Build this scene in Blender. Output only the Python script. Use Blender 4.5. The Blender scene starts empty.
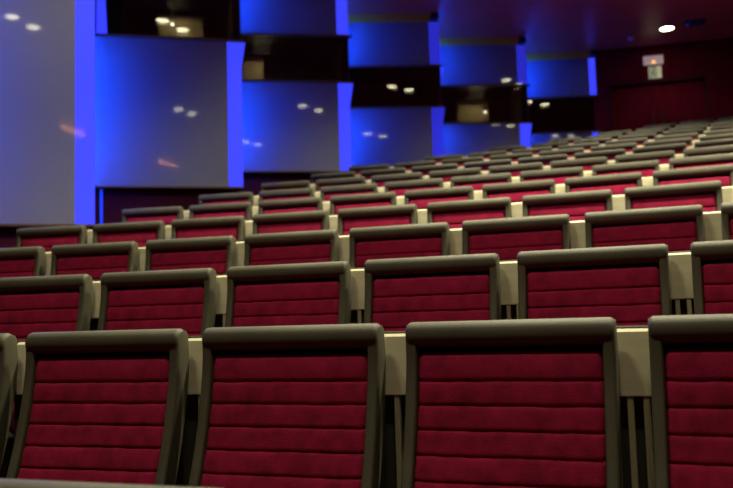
import bpy, bmesh, math, random
from mathutils import Vector, Matrix
random.seed(7)
S = bpy.context.scene
C = S.collection
PI = math.pi

# ------------------------------------------------------------------ camera data
F = 852.96                      # focal length in pixels for a 733 px wide frame
YAW, PIT, ROLL = -0.3935, 0.0893, -0.02812
ZC = 0.9588                     # eye height above the floor of the nearest full row
CAM = Vector((0.0, 17.1828, ZC))
fw = Vector((math.sin(YAW)*math.cos(PIT), math.cos(YAW)*math.cos(PIT), math.sin(PIT)))
r0 = Vector((math.cos(YAW), -math.sin(YAW), 0)); u0 = r0.cross(fw)
rt = r0*math.cos(ROLL)+u0*math.sin(ROLL); up = -r0*math.sin(ROLL)+u0*math.cos(ROLL)

def seen(P):                    # where a point shows, used only to decide which seats are worth building
    q = Vector(P)-CAM; z = q.dot(fw)
    if z < 0.2: return None
    return 366.5+F*q.dot(rt)/z, 244-F*q.dot(up)/z

cam = bpy.data.cameras.new('camera'); co = bpy.data.objects.new('camera', cam); C.objects.link(co)
M = Matrix(((rt.x, up.x, -fw.x, CAM.x), (rt.y, up.y, -fw.y, CAM.y), (rt.z, up.z, -fw.z, CAM.z), (0, 0, 0, 1)))
co.matrix_world = M
cam.sensor_width = 36.0; cam.lens = F*36/733; cam.clip_start = 0.05; cam.clip_end = 200
cam.dof.use_dof = True; cam.dof.focus_distance = 2.5; cam.dof.aperture_fstop = 3.6
S.camera = co

# ------------------------------------------------------------------ materials
def mat(name, base, rough=0.5, spec=0.5, noise=0.0, nscale=20, bump=0.0, bscale=200, sheen=0.0, metal=0.0, coat=0.0, stretch=None):
    m = bpy.data.materials.new(name); m.use_nodes = True
    nt = m.node_tree; b = nt.nodes['Principled BSDF']
    b.inputs['Base Color'].default_value = (*base, 1); b.inputs['Roughness'].default_value = rough
    b.inputs['Specular IOR Level'].default_value = spec; b.inputs['Metallic'].default_value = metal
    b.inputs['Coat Weight'].default_value = coat; b.inputs['Coat Roughness'].default_value = 0.03
    if sheen:
        b.inputs['Sheen Weight'].default_value = sheen; b.inputs['Sheen Roughness'].default_value = 0.4
        b.inputs['Sheen Tint'].default_value = (min(1, base[0]*4), base[1]*4, base[2]*4, 1)
    tc = nt.nodes.new('ShaderNodeTexCoord'); src = tc.outputs['Object']
    if stretch:
        mp = nt.nodes.new('ShaderNodeMapping'); mp.inputs['Scale'].default_value = stretch
        nt.links.new(src, mp.inputs['Vector']); src = mp.outputs['Vector']
    if noise:
        n = nt.nodes.new('ShaderNodeTexNoise'); n.inputs['Scale'].default_value = nscale; n.inputs['Detail'].default_value = 4
        nt.links.new(src, n.inputs['Vector'])
        cr = nt.nodes.new('ShaderNodeValToRGB')
        cr.color_ramp.elements[0].position = 0.3; cr.color_ramp.elements[1].position = 0.7
        cr.color_ramp.elements[0].color = (*[c*(1-noise) for c in base], 1)
        cr.color_ramp.elements[1].color = (*[min(1, c*(1+noise)) for c in base], 1)
        nt.links.new(n.outputs['Fac'], cr.inputs['Fac']); nt.links.new(cr.outputs['Color'], b.inputs['Base Color'])
    if bump:
        n2 = nt.nodes.new('ShaderNodeTexNoise'); n2.inputs['Scale'].default_value = bscale; n2.inputs['Detail'].default_value = 3
        nt.links.new(src, n2.inputs['Vector'])
        bp = nt.nodes.new('ShaderNodeBump'); bp.inputs['Strength'].default_value = bump; bp.inputs['Distance'].default_value = 0.004
        nt.links.new(n2.outputs['Fac'], bp.inputs['Height']); nt.links.new(bp.outputs['Normal'], b.inputs['Normal'])
    return m

def emit(name, col, strength, rough=.5):
    m = bpy.data.materials.new(name); m.use_nodes = True
    b = m.node_tree.nodes['Principled BSDF']
    b.inputs['Base Color'].default_value = (*[min(1, c) for c in col], 1)
    b.inputs['Roughness'].default_value = rough
    b.inputs['Emission Color'].default_value = (*col, 1); b.inputs['Emission Strength'].default_value = strength
    return m

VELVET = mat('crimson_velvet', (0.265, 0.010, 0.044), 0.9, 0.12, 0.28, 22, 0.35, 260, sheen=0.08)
CUSH = mat('shaded_crimson_seat_velvet', (0.09, 0.002, 0.009), 0.9, 0.15, 0.2, 18)  # darker than the back velvet: shade of the gaps put into the colour
LEATHER = mat('grey_leather', (0.080, 0.074, 0.043), 0.6, 0.5, 0.12, 9, 0.12, 420)
SHELL = mat('dark_shell', (0.03, 0.028, 0.025), 0.6, 0.3)
STEEL = mat('seat_steel', (0.05, 0.05, 0.05), 0.45, 0.5)
BEIGE = mat('beige_laminate', (0.78, 0.72, 0.48), 0.5, 0.35, 0.06, 6, stretch=(1, 1, 6))
POSTM = mat('beige_post_paint', (0.5, 0.45, 0.26), 0.5, 0.3)
LEDGESHADEM = mat('dark_grey_ledge_and_gap_shade', (0.05, 0.046, 0.035), 0.6, 0.3)
CARPET = mat('dark_carpet', (0.035, 0.012, 0.014), 0.95, 0.1, 0.3, 60)
MAROON = mat('maroon_wall_fabric', (0.135, 0.004, 0.013), 0.9, 0.1, 0.18, 14, stretch=(1, 1, 0.25))
DADOM = mat('dark_maroon_dado', (0.075, 0.008, 0.014), 0.85, 0.15, 0.15, 10)
CEILM = mat('dark_red_ceiling', (0.64, 0.14, 0.075), 0.36, 0.4, 0.12, 1.3)
PANELM = mat('grey_acoustic_panel', (0.25, 0.25, 0.255), 0.04, 0.5, 0.05, 1.2)
RETURNM = mat('dark_return_wall', (0.06, 0.06, 0.07), 0.7, 0.2)
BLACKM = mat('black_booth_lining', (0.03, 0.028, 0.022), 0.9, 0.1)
FASCIA = mat('golden_brown_fascia', (0.80, 0.46, 0.04), 0.4, 0.4, 0.15, 8, stretch=(1, 1, 10))
WOOD = mat('brown_wood_trim', (0.16, 0.075, 0.028), 0.4, 0.4, 0.2, 8, stretch=(1, 1, 10))
HOUSE = mat('dark_blue_housing', (0.015, 0.018, 0.05), 0.5, 0.4)
BEIGECAB = mat('beige_cabinet', (0.40, 0.31, 0.17), 0.6, 0.3)
WHITEP = mat('white_plastic', (0.62, 0.58, 0.56), 0.5, 0.4)
SIGNW = emit('lit_sign_white', (0.80, 0.78, 0.50), .30)
SIGNG = emit('lit_sign_green', (0.02, 0.14, 0.04), .12)
CHROME = mat('satin_metal', (0.5, 0.5, 0.5), 0.35, 0.5, metal=1.0)
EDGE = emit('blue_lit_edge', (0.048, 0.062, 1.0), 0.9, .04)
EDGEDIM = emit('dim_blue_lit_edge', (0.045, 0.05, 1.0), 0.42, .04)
LED = emit('blue_led', (0.006, 0.055, 1.0), 135.0)
LEDLINE = emit('blue_led_line', (0.01, 0.06, 1.0), 0.8)
LAMP = emit('warm_downlight', (1.0, 0.93, 0.62), 22.0)
BOOTHLAMP = emit('white_booth_lamp', (1.0, 0.97, 0.9), 9.0)
ORANGE = emit('orange_tube', (1.0, 0.36, 0.14), 26.0)
AMBER = emit('amber_indicator', (1.0, 0.45, 0.08), 1.6)

def glass_mat():
    m = bpy.data.materials.new('dark_window_glass'); m.use_nodes = True
    nt = m.node_tree; nt.nodes.clear()
    out = nt.nodes.new('ShaderNodeOutputMaterial'); mx = nt.nodes.new('ShaderNodeMixShader')
    tr = nt.nodes.new('ShaderNodeBsdfTransparent'); tr.inputs['Color'].default_value = (0.72, 0.72, 0.68, 1)
    gl = nt.nodes.new('ShaderNodeBsdfGlossy'); gl.inputs['Roughness'].default_value = 0.01
    fr = nt.nodes.new('ShaderNodeFresnel'); fr.inputs['IOR'].default_value = 1.5
    nt.links.new(fr.outputs[0], mx.inputs[0]); nt.links.new(tr.outputs[0], mx.inputs[1]); nt.links.new(gl.outputs[0], mx.inputs[2])
    nt.links.new(mx.outputs[0], out.inputs['Surface'])
    return m
GLASS = glass_mat()

# ------------------------------------------------------------------ mesh helpers
def link(name, bm, m, parent=None, smooth=False):
    bmesh.ops.recalc_face_normals(bm, faces=bm.faces)
    me = bpy.data.meshes.new(name); bm.to_mesh(me); bm.free()
    me.materials.append(m)
    if smooth:
        me.polygons.foreach_set('use_smooth', [True]*len(me.polygons))
        me.set_sharp_from_angle(angle=math.radians(40))
    o = bpy.data.objects.new(name, me); C.objects.link(o)
    if parent: o.parent = parent
    return o
def thing(name, label, cat, loc=(0, 0, 0), rz=0, group=None):
    o = bpy.data.objects.new(name, None); C.objects.link(o); o.empty_display_size = 0.1
    o.location = loc; o.rotation_euler = (0, 0, rz)
    tag(o, label, cat, group); return o
def tag(o, label, cat, group=None):
    o['label'] = label; o['category'] = cat
    if group: o['group'] = group
    return o
def structure(name, bm, m, parent=None):
    o = link(name, bm, m, parent)
    if parent is None: o['kind'] = 'structure'
    return o
def box(bm, a, b, bev=0.0, seg=2):
    t = bmesh.new()
    bmesh.ops.create_cube(t, size=1)
    for v in t.verts:
        v.co = Vector([(a[i]+b[i])/2+v.co[i]*(b[i]-a[i]) for i in range(3)])
    if bev: bmesh.ops.bevel(t, geom=list(t.edges), offset=bev, segments=seg, affect='EDGES', profile=0.5)
    me = bpy.data.meshes.new('tmp'); t.to_mesh(me); t.free(); bm.from_mesh(me); bpy.data.meshes.remove(me)
def obox(bm, o, t, n, x0, x1, d0, d1, z0, z1, bev=0.0):
    """box along direction t from o (x0..x1), depth along n (d0..d1), height z0..z1"""
    tm = bmesh.new(); box(tm, (x0, d0, z0), (x1, d1, z1), bev)
    for v in tm.verts:
        p = o+t*v.co.x+n*v.co.y; v.co = Vector((p.x, p.y, v.co.z))
    me = bpy.data.meshes.new('tmp'); tm.to_mesh(me); tm.free(); bm.from_mesh(me); bpy.data.meshes.remove(me)
def loft(bm, rings, cap=True):
    vs = [[bm.verts.new(p) for p in r] for r in rings]
    n = len(vs[0])
    for a, b in zip(vs, vs[1:]):
        for i in range(n): bm.faces.new((a[i], a[(i+1) % n], b[(i+1) % n], b[i]))
    if cap: bm.faces.new(vs[0][::-1]); bm.faces.new(vs[-1])
def prism(bm, poly, o, t, n, d0, d1):
    """polygon (x,z) along t, extruded in depth d0..d1 along n"""
    def P(x, d, z): p = o+t*x+n*d; return (p.x, p.y, z)
    loft(bm, [[P(x, d0, z) for x, z in poly], [P(x, d1, z) for x, z in poly]])

# ------------------------------------------------------------------ the raked seating: arcs around the stage
R0, DR, H0, E1, E2, PITCH, W = 19.262, 0.99795, -0.00878, 0.24154, 0.000185, 0.58973, 0.514
def R_(k): return R0+k*DR
def tier(k): return E1*k+E2*k*k           # floor height of row k
T0 = [-0.11758, -0.137, -0.181, -0.195, -0.183, -0.173, -0.163, -0.154, -0.147, -0.119]
SH = [0, -.006, -.009, -.017, -.007, -.006, -.005, -.004, -.004, -.004]
T0 = [t+SH[k]/R_(k) for k, t in enumerate(T0)]
for k, left in ((10, -0.1019), (11, -0.0776), (12, -0.0548), (13, -0.0335)): T0.append(left+0.44*PITCH/R_(k))
NROW = 14

def recl(z):                               # forward lean of the backrest below its top
    s = 0.95-z
    return -(0.04*s+0.42*s*s)

def pad_bm():
    bm = bmesh.new()
    seams = [0.876-0.0135-0.0592*i for i in range(1, 8)]
    ztop, zbot, hw = 0.876, 0.43, 0.2275
    zs = set([ztop, ztop-0.003, ztop-0.009, ztop-0.016, zbot, zbot+0.005])
    for s in seams:
        if s < zbot+0.01: continue
        for d in (-0.012, -0.006, -0.003, -0.0012, 0.0012, 0.003, 0.006, 0.012): zs.add(round(s+d, 5))
        zs.add(round(s+0.031, 5))
    zs = sorted(zs, reverse=True)
    xs = [-hw, -hw+0.0015, -hw+0.005, -hw+0.011, -hw+0.02]+[(-hw+0.02)+(2*hw-0.04)*i/14 for i in range(1, 14)]+[hw-0.02, hw-0.011, hw-0.005, hw-0.0015, hw]
    rnd = random.Random(3)
    wob = {s: [rnd.uniform(-0.0012, 0.0012) for _ in xs] for s in seams}
    G = []
    for z in zs:
        row = []
        for i, x in enumerate(xs):
            e = min(hw-abs(x), ztop-z, max(0, z-zbot))
            bulge = 0.016*(1-math.exp(-e/0.007))
            zz = z
            for s in seams:
                d = abs(z-s)
                bulge -= 0.0062*math.exp(-(d/0.0027)**2)+0.002*math.exp(-(d/0.012)**2)
                if d < 0.02: zz += wob[s][i]*(1-d/0.02)
            # rounded upper corners
            c = 0.020; sx = x
            if ztop-z < c: sx = x*(hw-c+math.sqrt(max(0, c*c-(c-(ztop-z))**2)))/hw
            row.append(bm.verts.new((sx, recl(z)+0.009-bulge, zz)))
        G.append(row)
    for a, b in zip(G, G[1:]):
        for i in range(len(xs)-1): bm.faces.new((a[i], a[i+1], b[i+1], b[i]))
    # sides and back of the pad
    edge = G[0]+[r[-1] for r in G[1:]]+G[-1][-2::-1]+[r[0] for r in G[-2:0:-1]]
    back = [bm.verts.new((v.co.x, v.co.y+0.03, v.co.z)) for v in edge]
    n = len(edge)
    for i in range(n): bm.faces.new((edge[i], edge[(i+1) % n], back[(i+1) % n], back[i]))
    bm.faces.new(back)
    return bm

def roll_bm():
    bm = bmesh.new()
    def sec(x, sc):
        out = []
        for i in range(28):
            a = 2*PI*i/28; c, s = math.cos(a), math.sin(a)
            y = 0.010+0.034*math.copysign(abs(c)**0.9, c)*sc
            z = 0.9185+0.0325*math.copysign(abs(s)**0.9, s)*sc
            out.append((x, y, z))
        return out
    h = W/2
    xs = [(-h, .72), (-h+.0025, .86), (-h+.007, .96), (-h+.012, 1.0), (-h+.0145, .985), (-h+.017, 1.0), (0, 1.0)]
    xs += [(-x, s) for x, s in reversed(xs[:-1])]
    loft(bm, [sec(x, s) for x, s in xs])
    return bm

def side_bm(sg):
    bm = bmesh.new(); rings = []
    zs = [(0.945, .35), (0.942, .62), (0.936, .86), (0.928, 1.0)]+[(0.915-0.495*i/13, 1.0) for i in range(14)]
    for z, sc in zs:
        f = max(0, 1-(0.925-z)/0.10) if z < .925 else 1.0
        y0 = recl(z)-0.010-0.008*f*f; y1 = recl(z)+0.062-.014*f*f
        if sc < 1: m_ = (y0+y1)/2; y0, y1 = m_+(y0-m_)*sc, m_+(y1-m_)*sc
        x1 = W/2+.0012; x0 = W/2-0.0300
        ring = []
        for (cx, cy, a0) in ((x1-.009, y0+.011, -PI/2), (x1-.009, y1-.011, 0), (x0+.007, y1-.011, PI/2), (x0+.007, y0+.011, PI)):
            rx = .009 if cx > (x0+x1)/2 else .007
            for j in range(5):
                a = a0+PI/2*j/4; ring.append((sg*(cx+rx*math.cos(a)), cy+.011*math.sin(a), z))
        rings.append(ring)
    loft(bm, rings); return bm

def shell_bm():
    bm = bmesh.new(); rings = []
    for i in range(12):
        z = 0.915-0.50*i/11; y = recl(z)
        rings.append([(-.228, y+.03, z), (.228, y+.03, z), (.228, y+.052, z), (-.228, y+.052, z)])
    loft(bm, rings); return bm

def cushion_bm():
    bm = bmesh.new(); box(bm, (-.225, -.64, .345), (.225, -.17, .455), .035, 4); return bm

def make_seat(name, label, group):
    t = thing(name, label, 'seat', group=group)
    bf = roll_bm()
    link('top_roll', bf, LEATHER, t, True)
    for sg in (-1, 1): link('side_frame', side_bm(sg), LEATHER, t, True)
    link('back_pad', pad_bm(), VELVET, t, True)
    link('back_shell', shell_bm(), SHELL, t)
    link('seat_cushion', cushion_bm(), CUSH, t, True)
    bm = bmesh.new(); box(bm, (-.2, -.5, .31), (.2, -.12, .35), .01); link('seat_frame', bm, STEEL, t)
    for sg in (-1, 1):
        bm = bmesh.new(); x = sg*.18
        loft(bm, [[(x-.016, -.36, 0), (x+.016, -.36, 0), (x+.016, -.20, 0), (x-.016, -.20, 0)],
                  [(x-.016, -.36, .012), (x+.016, -.36, .012), (x+.016, -.20, .012), (x-.016, -.20, .012)],
                  [(x-.014, -.31, .03), (x+.014, -.31, .03), (x+.014, -.25, .03), (x-.014, -.25, .03)],
                  [(x-.014, -.30, .315), (x+.014, -.30, .315), (x+.014, -.24, .315), (x-.014, -.24, .315)]])
        link('leg', bm, STEEL, t)
    return t

def make_divider(name, label, group):
    t = thing(name, label, 'divider', group=group)
    bm = bmesh.new()
    prof = [(.068, .762), (.070, .760), (.090, .760), (.092, .762), (.092, .917), (.090, .921), (.075, .921), (.068, .914)]
    loft(bm, [[(x, y, z) for y, z in prof] for x in (-.058, .058)]); link('panel', bm, BEIGE, t)
    for sg in (-1, 1):
        bm = bmesh.new(); box(bm, (sg*.0185-.0075, .071, 0), (sg*.0185+.0075, .088, .765), .002, 1); link('post', bm, POSTM, t)
    bm = bmesh.new(); box(bm, (-.092, .096, .46), (.092, .112, .928), .003, 1); link('ledge_and_gap_shade', bm, LEDGESHADEM, t)  # rear ledge on top; below, an added dark sheet for the gap's shade
    return t

def copy_tree(src, name_loc):
    c = src.copy(); C.objects.link(c)
    for ch in src.children:
        d = ch.copy(); C.objects.link(d); d.parent = c
    return c

ORD = ['first', 'second', 'third', 'fourth', 'fifth', 'sixth', 'seventh', 'eighth', 'ninth', 'tenth', 'eleventh', 'twelfth', 'thirteenth', 'fourteenth', 'fifteenth']
def rowname(k):
    return 'nearest full row' if k == 0 else ORD[k]+' row from the front'

def place(o, k, th, dz=0.0):
    R = R_(k); o.location = (R*math.sin(th), R*math.cos(th), tier(k)+dz); o.rotation_euler = (0, 0, -th)

def in_frame(k, th, x0, x1, z):
    R = R_(k); pts = []
    for x in (x0, x1):
        pts.append(seen((R*math.sin(th)+math.cos(th)*x, R*math.cos(th)-math.sin(th)*x, tier(k)+z)))
    if None in pts: return False
    return pts[1][0] > 1.5 and pts[0][0] < 731.5

seat0 = make_seat('theatre_seat', 'x', 'rows of crimson seats'); first_s = True
div0 = make_divider('divider_post', 'x', 'beige divider posts between the seats'); first_d = True
for k in range(NROW):
    ang = PITCH/R_(k); th = T0[k]; slots = []
    while in_frame(k, th, -W/2, W/2, .9):
        slots.append(th); th += ang
    for i, th in enumerate(slots):
        s = seat0 if first_s else copy_tree(seat0, None); first_s = False
        place(s, k, th)
        pos = 'leftmost' if i == 0 else ('rightmost' if i == len(slots)-1 else ORD[i]+' from left')
        s['label'] = 'crimson seat with grey top roll, %s in the %s' % (pos, rowname(k))
        if i < len(slots)-1 or in_frame(k, th+ang/2, -.04, .04, .9):
            d = div0 if first_d else copy_tree(div0, None); first_d = False
            place(d, k, th+ang/2)
            if i < len(slots)-1:
                a = 'leftmost' if i == 0 else ORD[i]
                d['label'] = 'beige panel on posts right of the %s seat in the %s' % (a, rowname(k))
            else:
                d['label'] = 'beige panel on posts right of the last seat in the %s' % rowname(k)
# one seat of the row in front of the lens: only the blurred top of its back shows
s = copy_tree(seat0, None); s.location = (0, 0, 0)
place(s, -1, math.radians(-2.93), 0.012)
s['label'] = 'blurred grey top of a seat back peeking up at the bottom left corner'
s['group'] = 'rows of crimson seats'

# ------------------------------------------------------------------ floor: stepped tiers
bm = bmesh.new()
A0, A1, NS = -0.36, 0.42, 64
def arc(R, z, a): return (R*math.sin(a), R*math.cos(a), z)
radii = [(9.0, tier(-1))]
for k in range(0, NROW):
    re = R_(k)-0.76
    radii += [(re, tier(k-1)), (re, tier(k))]
radii.append((36.5, tier(NROW-1)))
rows = [[bm.verts.new(arc(R, z, A0+(A1-A0)*i/NS)) for i in range(NS+1)] for R, z in radii]
for a, b in zip(rows, rows[1:]):
    for i in range(NS): bm.faces.new((a[i], a[i+1], b[i+1], b[i]))
fl = structure('floor', bm, CARPET)

# ------------------------------------------------------------------ left wall: stepped bays facing the room
HB, HT, HP = 3.30+ZC, 3.965+ZC, 4.67+ZC       # sill of the booth windows, their head, top of the upper panels
CEIL = 4.80+ZC
def v2(x, y): return Vector((x, y, 0))
a39 = math.radians(40.0)
AR = v2(-5.05, 23.14)
BAYS = {
 'A': (AR-v2(math.cos(a39), math.sin(a39))*1.36, AR, 0.905),
 'B': (v2(-6.362, 24.714), v2(-5.038, 25.653), 1.575),
 'C': (v2(-5.895, 27.077), v2(-4.611, 27.841), 2.055),
 'D': (v2(-5.204, 29.173), v2(-3.886, 29.775), 2.35),
 'E': (v2(-4.252, 30.916), v2(-2.895, 31.582), 2.72),
 'F': (v2(-3.093, 32.518), v2(-1.866, 32.932), 3.00)}
order = 'ABCDEF'
EW = 0.165
LOWER_LABEL = {
 'A': 'tall grey glowing wall panel cut off by the left edge of the photo',
 'B': 'widest lower wall panel, second from left, lit blue along both its sides',
 'C': 'third from the left of the blue lit lower wall panels',
 'D': 'fourth from the left of the blue lit lower wall panels, bottom hidden by seats',
 'E': 'low blue lit wall panel under the booth window that shows a mullion',
 'F': 'last sliver of blue lit lower wall panel beside the red back wall'}
UPPER_LABEL = {
 'C': 'blue lit upper wall panel cut off by the top of the photo',
 'D': 'blue lit upper wall panel under the first visible brown fascia',
 'E': 'blue lit upper wall panel above the window with beige cabinet and mullion',
 'F': 'smallest blue lit upper wall panel, beside the red back wall'}
def left_ext(i):
    if order[i] == 'A': return 0.0
    return 0.14

wall_bm = bmesh.new(); booth_bm = bmesh.new(); ret_bm = bmesh.new(); dado_bm = bmesh.new()
floor_at = {'A': tier(3)-.5, 'B': tier(4)-.5, 'C': tier(7)-.6, 'D': tier(9)-.6, 'E': tier(10)-.5, 'F': tier(12)-.5}
UP = {}
for i, nm in enumerate(order):
    L, Rr, zb = BAYS[nm]; zb += ZC
    t = (Rr-L).normalized(); n = Vector((t.y, -t.x, 0)); w = (Rr-L).length
    UP[nm] = (L, t, n, w, zb)
    xl = -left_ext(i)
    # lower panel
    th_ = thing('luminous_screen', LOWER_LABEL[nm], 'light panel', (L.x, L.y, zb), 0, 'blue lit lower wall panels')
    def part(name, bm_, m_, par):
        o = link(name, bm_, m_, par)
        o.data.transform(Matrix.Translation(-Vector(par.location))); return o
    b1 = bmesh.new(); obox(b1, L, t, n, xl, w-EW, -.045, 0, zb, HB-.012); part('panel', b1, PANELM, th_)
    b1 = bmesh.new(); prism(b1, [(w-EW, zb), (w, zb), (w, HB-.32), (w+.05, HB-.012), (w-EW, HB-.012)], L, t, n, -.045, 0); part('lit_edge', b1, EDGEDIM if nm == 'D' else EDGE, th_)
    # the strip of blue diodes that grazes it from the slot at its left edge
    if nm != 'A':
        pr = BAYS[order[i-1]][1]
        Lx = L+t*xl; dirp = (pr-Lx).normalized(); sp = Lx+dirp*0.27+t*0.02
    else:
        sp = L+n*0.30-t*0.06
    def led(z0, z1, par, nme='led_strip'):
        b2 = bmesh.new(); box(b2, (sp.x-.012, sp.y-.012, z0), (sp.x+.012, sp.y+.012, z1)); part(nme, b2, LED, par)
    led(zb+.02, HB-.03, th_)
    b1 = bmesh.new(); obox(b1, L, t, n, xl, w, -.05, .035, zb-.022, zb-.001); part('bottom_trim', b1, WOOD, th_)
    # upper panel, fascia
    if nm in UPPER_LABEL:
        tu = thing('luminous_screen', UPPER_LABEL[nm], 'light panel', (L.x, L.y, HT), 0, 'blue lit upper wall panels')
        b1 = bmesh.new(); obox(b1, L, t, n, xl, w-EW, -.045, 0, HT+.012, HP); part('panel', b1, PANELM, tu)
        b1 = bmesh.new(); obox(b1, L, t, n, w-EW, w, -.045, 0, HT+.012, HP); part('lit_edge', b1, EDGEDIM if nm in 'DE' else EDGE, tu)
        led(HT+.03, HP-.03, tu)
        b1 = bmesh.new(); obox(b1, L, t, n, xl, w-.13, -.05, .03, HP+.002, CEIL-.002)
        structure('trim_%d' % (i+1), b1, FASCIA)
        if nm != 'C':
          hs = thing('light_housing', 'small dark blue housing at the right end of the %s brown fascia' % {'D': 'nearest visible', 'E': 'middle', 'F': 'farthest'}[nm], 'housing', (Rr.x, Rr.y, HP), 0, 'light housings on the fascias')
          b1 = bmesh.new(); obox(b1, L, t, n, w-.128, w-.005, -.05, .10, HP+.02, CEIL-.01, .012); part('body', b1, HOUSE, hs)
          b1 = bmesh.new(); obox(b1, L, t, n, w-.10, w-.03, .10, .115, HP+.04, CEIL-.04, .004); part('lens', b1, SHELL, hs)
    else:
        b1 = bmesh.new(); obox(b1, L, t, n, xl, w, -.06, 0, HT+.012, CEIL)
        structure('wall_left', b1, RETURNM)
    # booth behind the window: dark lining, open to the front
    D = 0.95
    def q(x, d, z): p = L+t*x+n*d; return booth_bm.verts.new((p.x, p.y, z))
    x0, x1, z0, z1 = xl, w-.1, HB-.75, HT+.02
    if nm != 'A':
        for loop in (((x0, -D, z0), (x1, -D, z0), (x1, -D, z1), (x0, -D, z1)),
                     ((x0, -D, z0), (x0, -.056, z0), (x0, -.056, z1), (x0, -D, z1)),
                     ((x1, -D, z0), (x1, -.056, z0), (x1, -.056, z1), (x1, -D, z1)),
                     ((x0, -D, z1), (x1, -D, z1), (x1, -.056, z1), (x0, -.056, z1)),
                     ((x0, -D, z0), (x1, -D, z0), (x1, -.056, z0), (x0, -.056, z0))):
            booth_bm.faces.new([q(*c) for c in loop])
    # dado below the panel
    obox(dado_bm, L, t, n, xl-.02, w+.0, -.13, -.06, floor_at[nm], zb+.01)
    # return wall back to the next bay
    if i+1 < len(order):
        nL = BAYS[order[i+1]][0]; nt_ = (BAYS[order[i+1]][1]-nL).normalized(); e = nL-nt_*0.14
        d = (e-Rr).normalized(); nn = Vector((-d.y, d.x, 0))
        obox(ret_bm, Rr+d*.06, d, nn, 0, (e-Rr).length-.14, 0.0, .04, floor_at[nm], CEIL)
# the wall running on past the first bay towards the stage
L = BAYS['A'][0]
structure('wall_left', booth_bm, BLACKM); structure('wall_left', ret_bm, RETURNM); structure('wall_left', dado_bm, DADOM)
b1 = bmesh.new(); box(b1, (-6.75, 9.0, -.6), (-6.6, L.y+.05, CEIL)); structure('wall_left', b1, MAROON)

# windows of the booths
for j, nm in enumerate('BCDEF'):
    L, t, n, w, zb = UP[nm]
    x0 = 0.115 if nm == 'B' else 0.0
    b1 = bmesh.new(); obox(b1, L, t, n, x0, w, -.03, -.018, HB+.012, HT-.012)
    wn = structure('window_%d' % (j+1), b1, GLASS)
    b1 = bmesh.new()
    def gp(x, d, z): p = L+t*x+n*d; return (p.x, p.y, z)
    loft(b1, [[gp(x, d, z) for d, z in ((-.040, HB+.013), (-.046, HB+.013), (-.0487, HT-.013), (-.0427, HT-.013))] for x in (x0+.003, w-.025)])
    link('inner_pane', b1, GLASS, wn)
    b1 = bmesh.new()
    obox(b1, L, t, n, -.14, w+.02, -.05, .03, HB-.012, HB+.014)
    obox(b1, L, t, n, -.14, w+.05, -.05, .03, HT-.016, HT+.010)
    link('window_ledge', b1, WOOD, wn)
    b1 = bmesh.new(); obox(b1, L, t, n, w-.022, w, -.05, 0, HB+.012, HT-.012)
    link('window_frame', b1, SHELL if nm != 'F' else WOOD, wn)
    if nm == 'E':
        b1 = bmesh.new(); obox(b1, L, t, n, w*.81, w*.81+.02, -.05, -.035, HB, HT); link('mullion', b1, WOOD, wn)
    if nm in 'BD':   # cheek of the bay in front, its blue light put in as emission
        b1 = bmesh.new()
        if nm == 'B': prism(b1, [(0.0, HB+.014), (0.113, HB+.014), (0.085, HT-.016), (0.0, HT-.016)], L, t, n, -.05, -.01)
        else: prism(b1, [(w, HT-.30), (w+.004, HT-.30), (w+.04, HT-.016), (w, HT-.016)], L, t, n, -.05, -.01)
        link('glow_cheek', b1, EDGE, wn)
# line of blue light running down the corner of the dado under the second bay
L, t, n, w, zb = UP['B']
b1 = bmesh.new(); obox(b1, L, t, n, .035, .06, -.058, -.045, zb-.75, zb-.03)
lg = tag(link('light_strip', b1, LEDLINE), 'thin vertical blue light line on the dark red dado beneath the widest panel', 'light strip')

# beige cabinets and little lamps in the booths
def on(nm, x, d, z):
    L, t, n, w, zb = UP[nm]; p = L+t*x+n*d; return Vector((p.x, p.y, z))
for nm, xa, xb, ztop, lab in (('B', .67, 1.22, 3.87, 'beige cabinet behind the nearest booth window, at the top left of the photo'),
                        ('C', -.10, .33, 3.90, 'beige cabinet at the left end of the second booth window'),
                        ('E', .42, .98, 3.93, 'beige cabinet beside the mullion in the fourth booth window')):
    L, t, n, w, zb = UP[nm]
    c = thing('booth_cabinet', lab, 'cabinet', tuple(on(nm, (xa+xb)/2, -.75, HB-.75)), 0, 'beige cabinets in the booths')
    b1 = bmesh.new(); obox(b1, L, t, n, xa, xb, -.92, -.765, HB-.745, ztop+ZC-.01, .004)
    b1.verts.ensure_lookup_table(); o = link('body', b1, BEIGECAB, c); o.data.transform(Matrix.Translation(-Vector(c.location)))
    b1 = bmesh.new(); obox(b1, L, t, n, xa+.006, xb-.006, -.765, -.75, HB-.74, ztop+ZC-.016, .003)
    dr = o = link('door', b1, BEIGECAB, c); o.data.transform(Matrix.Translation(-Vector(c.location)))
    b1 = bmesh.new(); obox(b1, L, t, n, xb-.05, xb-.035, -.75, -.73, HB-.35, HB-.22, .003)
    o = link('handle', b1, CHROME, dr); o.data.transform(Matrix.Translation(-Vector(c.location)))

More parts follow.
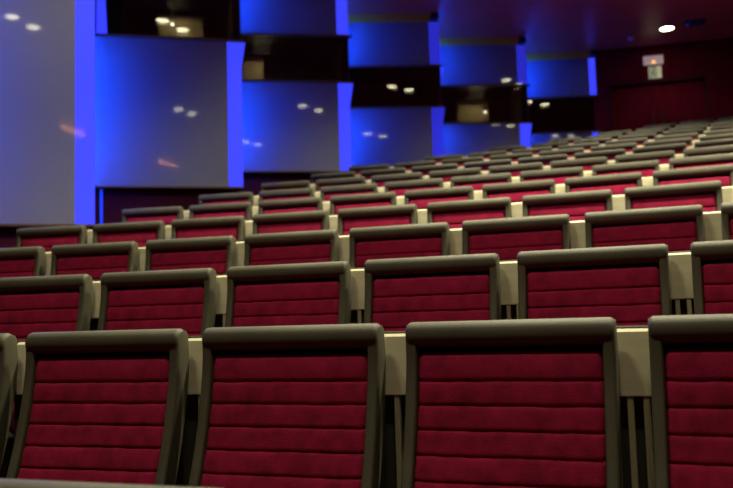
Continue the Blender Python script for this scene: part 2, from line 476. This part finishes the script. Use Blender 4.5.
def lamp_ball(nm, x, z, lab):
    p = on(nm, x, -.66, z)
    tb = thing('booth_lamp', lab, 'lamp', tuple(p), 0, 'small lamps in the booths')
    b1 = bmesh.new(); bmesh.ops.create_uvsphere(b1, u_segments=16, v_segments=10, radius=.02); link('bulb', b1, BOOTHLAMP, tb, True)
    b1 = bmesh.new(); bmesh.ops.create_cone(b1, cap_ends=True, segments=12, radius1=.008, radius2=.008, depth=HT+.02-z-.03, matrix=Matrix.Translation((0, 0, .03+(HT+.02-z-.03)/2)))
    link('stem', b1, SHELL, tb)
lamp_ball('B', .84, 3.70+ZC, 'small white lamp in front of the cabinet in the nearest booth')
for nm, x in (('B', .9), ('C', .3), ('E', .7)):  # unseen lamps added to brighten the beige cabinets
    l = bpy.data.lights.new('cabinet_fill_light', 'AREA'); l.energy = 6.0; l.size = .25; l.color = (1, .86, .6)
    lo = bpy.data.objects.new('cabinet_fill_light', l); C.objects.link(lo); lo.location = on(nm, x, -.5, HT-.02)
    lo.rotation_euler = (-math.radians(25), 0, math.atan2(UP[nm][1].y, UP[nm][1].x))
lamp_ball('E', .90, 3.66+ZC, 'small white lamp in front of the cabinet in the fourth booth')

# ------------------------------------------------------------------ back wall, side and stage walls, ceiling
PB = v2(-1.866, 32.925); ab = math.radians(9.2)
tb = v2(math.cos(ab), math.sin(ab)); nb = Vector((tb.y, -tb.x, 0))
zf = tier(NROW-1)
def px_wall(x, y):               # where a sight line meets the back wall: used to measure real sizes on it
    q = fw+rt*((x-366.5)/F)+up*((244-y)/F)
    P = CAM+q*(((PB-CAM).dot(nb))/q.dot(nb)); return (P-PB).dot(tb), P.z
dx0 = px_wall(611, 90)[0]; dx1 = px_wall(705, 84)[0]; dzt = px_wall(658, 82)[1]
b1 = bmesh.new()
obox(b1, PB, tb, nb, -.10, dx0, -.12, 0, zf-.3, CEIL)
obox(b1, PB, tb, nb, dx1, 11.5, -.12, 0, zf-.3, CEIL)
obox(b1, PB, tb, nb, dx0, dx1, -.12, 0, dzt, CEIL)
structure('wall_back', b1, MAROON)
# double door set into it
b1 = bmesh.new(); mid = (dx0+dx1)/2
obox(b1, PB, tb, nb, dx0, mid-.003, -.10, -.055, zf+.005, dzt-.004)
dl = structure('door_1', b1, MAROON)
b1 = bmesh.new(); obox(b1, PB, tb, nb, mid+.003, dx1, -.10, -.055, zf+.005, dzt-.004); structure('door_2', b1, MAROON)
for xx, par in ((mid-.10, 'door_1'), (mid+.06, 'door_2')):
    b1 = bmesh.new(); obox(b1, PB, tb, nb, xx, xx+.03, -.055, -.02, zf+.75, zf+1.35, .006); link('door_handle', b1, SHELL, bpy.data.objects[par])
b1 = bmesh.new()
obox(b1, PB, tb, nb, dx0-.06, dx0, -.06, .015, zf, dzt+.06); obox(b1, PB, tb, nb, dx1, dx1+.06, -.06, .015, zf, dzt+.06)
obox(b1, PB, tb, nb, dx0, dx1, -.06, .015, dzt, dzt+.06)
structure('trim_8', b1, DADOM)
b1 = bmesh.new(); box(b1, (10.6, 8.5, -1), (10.75, 36.5, CEIL)); structure('wall_right', b1, MAROON)
b1 = bmesh.new(); box(b1, (-6.8, 8.6, -1), (10.7, 8.75, CEIL)); structure('wall_front', b1, DADOM)
b1 = bmesh.new(); box(b1, (-9, 8.5, CEIL), (11, 37, CEIL+.15)); structure('ceiling', b1, CEILM)

# emergency light and exit sign above the door
def wall_thing(name, x0, y0, x1, y1, label, cat):
    a, za = px_wall(x0, (y0+y1)/2); b, zb_ = px_wall(x1, (y0+y1)/2)
    zt = px_wall((x0+x1)/2, y0)[1]; z0 = px_wall((x0+x1)/2, y1)[1]
    c = PB+tb*((a+b)/2)
    t_ = thing(name, label, cat, (c.x, c.y, z0)); t_.rotation_euler = (0, 0, ab)
    return t_, abs(b-a), zt-z0
t_, w_, h_ = wall_thing('emergency_light', 643, 56.5, 663, 65, 'white emergency light box with an amber glow above the exit sign', 'light')
b1 = bmesh.new(); box(b1, (-w_/2, -.07, 0), (w_/2, -.001, h_), .012); link('body', b1, emit('lit_white_diffuser', (.85, .62, .62), .22), t_)
b1 = bmesh.new(); box(b1, (-.03, -.078, .01), (.03, -.069, .055), .004); link('indicator', b1, AMBER, t_)
t_, w_, h_ = wall_thing('exit_sign', 648.5, 66.5, 661.5, 78.5, 'square exit sign with a green running figure on the red back wall', 'sign')
b1 = bmesh.new(); box(b1, (-w_/2, -.025, 0), (w_/2, -.001, h_), .003); pl_ = link('plate', b1, SIGNW, t_)
b1 = bmesh.new()
def flat(bm_, pts, y0=-.031, y1=-.0245):
    loft(bm_, [[(x*w_, y0, z*h_) for x, z in pts], [(x*w_, y1, z*h_) for x, z in pts]])
flat(b1, [(-.42, .06), (-.36, .06), (-.36, .94), (-.42, .94)]); flat(b1, [(-.36, .86), (.10, .86), (.10, .94), (-.36, .94)])
flat(b1, [(.04, .06), (.10, .06), (.10, .86), (.04, .86)]); flat(b1, [(-.36, .06), (-.10, .06), (-.10, .11), (-.36, .11)])
link('door_symbol', b1, SIGNG, pl_)
b1 = bmesh.new()
circ = [(.0+.075*math.cos(a*PI/6)-.12, .74+.075*math.sin(a*PI/6)) for a in range(12)]; flat(b1, circ)
flat(b1, [(-.22, .62), (-.08, .64), (-.10, .38), (-.24, .36)])
flat(b1, [(-.22, .40), (-.12, .38), (-.24, .20), (-.34, .16), (-.34, .22), (-.27, .25)])
flat(b1, [(-.18, .40), (-.09, .38), (.0, .26), (-.02, .12), (-.09, .12), (-.08, .24)])
flat(b1, [(-.10, .64), (-.06, .60), (.0, .50), (.02, .54)]); flat(b1, [(-.20, .62), (-.23, .56), (-.32, .48), (-.34, .52)])
link('running_figure', b1, SIGNG, pl_)

# ------------------------------------------------------------------ ceiling fittings
def downlight(x, y, label, watts, size=.10):
    t_ = thing('downlight', label, 'downlight', (x, y, CEIL), 0, 'round ceiling downlights')
    b1 = bmesh.new()
    prof = [(size, 0), (size+.018, -.004), (size+.022, -.010), (size+.012, -.016), (size, -.012), (size-.002, -.002)]
    rings = [[(r*math.cos(2*PI*i/28), r*math.sin(2*PI*i/28), z) for r, z in prof] for i in range(28)]
    loft(b1, rings+[rings[0]], False); bmesh.ops.remove_doubles(b1, verts=b1.verts, dist=1e-5)
    link('rim', b1, WHITEP, t_, True)
    b1 = bmesh.new(); bmesh.ops.create_cone(b1, cap_ends=True, segments=28, radius1=size, radius2=size, depth=.006, matrix=Matrix.Translation((0, 0, -.006)))
    link('diffuser', b1, LAMP, t_)
    if watts:
        l = bpy.data.lights.new('spot', 'SPOT'); l.energy = watts; l.color = (1.0, .93, .66); l.spot_size = math.radians(124); l.spot_blend = .55
        l.shadow_soft_size = size*.9
        lo = bpy.data.objects.new('spot', l); C.objects.link(lo); lo.location = (x, y, CEIL-.02)
KW = 2.0
LAMPS = [  # those on the right are added to light that side, not read from reflections
 (-2.20, 17.81, 95), (-1.72, 17.67, 95), (-.23, 17.73, 70), (.21, 17.62, 70),
 (-3.74, 22.22, 90), (-3.26, 22.08, 90), (-1.10, 21.66, 430), (-.58, 21.52, 430), (1.75, 21.6, 400), (2.25, 21.55, 400), (4.7, 21.1, 200),
 (-2.62, 25.86, 150), (-2.16, 25.76, 150), (.76, 26.14, 280), (1.24, 26.12, 280), (4.2, 25.8, 230), (4.7, 25.7, 230),
 (-1.54, 29.38, 120), (-1.06, 29.22, 120), (2.3, 29.5, 240), (2.8, 29.45, 240), (-.606, 32.21, 12)]
spots_desc = {21: 'round lit downlight in the red ceiling in front of the exit sign'}
for i, (x, y, e) in enumerate(LAMPS):
    lab = spots_desc.get(i, 'round lit ceiling downlight out of view, mirrored in the wall panels and windows except added right-hand ones')
    downlight(x, y, lab, e*KW, .105 if i == 21 else .10)

def on_ceiling(x, y):
    q = fw+rt*((x-366.5)/F)+up*((244-y)/F); P = CAM+q*((CEIL-CAM.z)/q.z); return P
p = on_ceiling(695, 21.5)
t_ = thing('twin_spotlight', 'dark blue twin fitting in the ceiling right of the downlight', 'ceiling light', (p.x, p.y, CEIL))
for nme, dx in (('body', 0),):
    b1 = bmesh.new(); box(b1, (-.17, -.11, -.035), (.17, .11, -.001), .012); link('body', b1, HOUSE, t_)
for sx in (-.08, .08):
    b1 = bmesh.new(); bmesh.ops.create_cone(b1, cap_ends=True, segments=18, radius1=.05, radius2=.06, depth=.03, matrix=Matrix.Translation((sx, 0, -.05))); link('lens', b1, mat('blue_lens', (.06, .05, .30), .2, .6), t_, True)
p = on_ceiling(631, 37.5)
t_ = thing('smoke_detector', 'small pale round detector on the ceiling left of the downlight', 'detector', (p.x, p.y, CEIL))
b1 = bmesh.new(); bmesh.ops.create_cone(b1, cap_ends=True, segments=20, radius1=.05, radius2=.065, depth=.05, matrix=Matrix.Translation((0, 0, -.026))); link('body', b1, mat('pale_violet_plastic', (.95, .7, .9), .5), t_, True)
b1 = bmesh.new(); bmesh.ops.create_uvsphere(b1, u_segments=14, v_segments=8, radius=.028, matrix=Matrix.Translation((0, 0, -.05))); link('sensor_dome', b1, WHITEP, t_, True)

# orange tube over the stage, mirrored as a streak in the two nearest panels
pa, pb_ = Vector((2.74, 12.60, CEIL-.06)), Vector((3.68, 12.2, CEIL-.06))
t_ = thing('tube_light', 'orange tube light reflected as a slanted streak in the nearest wall panels', 'tube light', tuple(pa))
pa.z = pb_.z = CEIL-.06
d = (pb_-pa).normalized(); s_ = Vector((0, 0, 1)).cross(d)
b1 = bmesh.new(); obox(b1, Vector((0, 0, 0)), d, s_, 0, (pb_-pa).length, -.012, .012, -.012, .012, .004); link('tube', b1, ORANGE, t_)
b1 = bmesh.new(); obox(b1, Vector((0, 0, 0)), d, s_, -.03, (pb_-pa).length+.03, -.04, .04, .022, .058, .004); link('mount', b1, SHELL, t_)

# ------------------------------------------------------------------ world and colour
wd = bpy.data.worlds.new('world'); S.world = wd; wd.use_nodes = True
bg = wd.node_tree.nodes['Background']; bg.inputs['Color'].default_value = (0.03, 0.03, 0.05, 1); bg.inputs['Strength'].default_value = 0.3
vs = S.view_settings
vs.view_transform = 'Standard'; vs.look = 'None'; vs.gamma = 1.0; vs.exposure = 0.0; vs.use_curve_mapping = False
S.cycles.use_denoising = True
S.cycles.max_bounces = 8
S.cycles.sample_clamp_indirect = 6.0
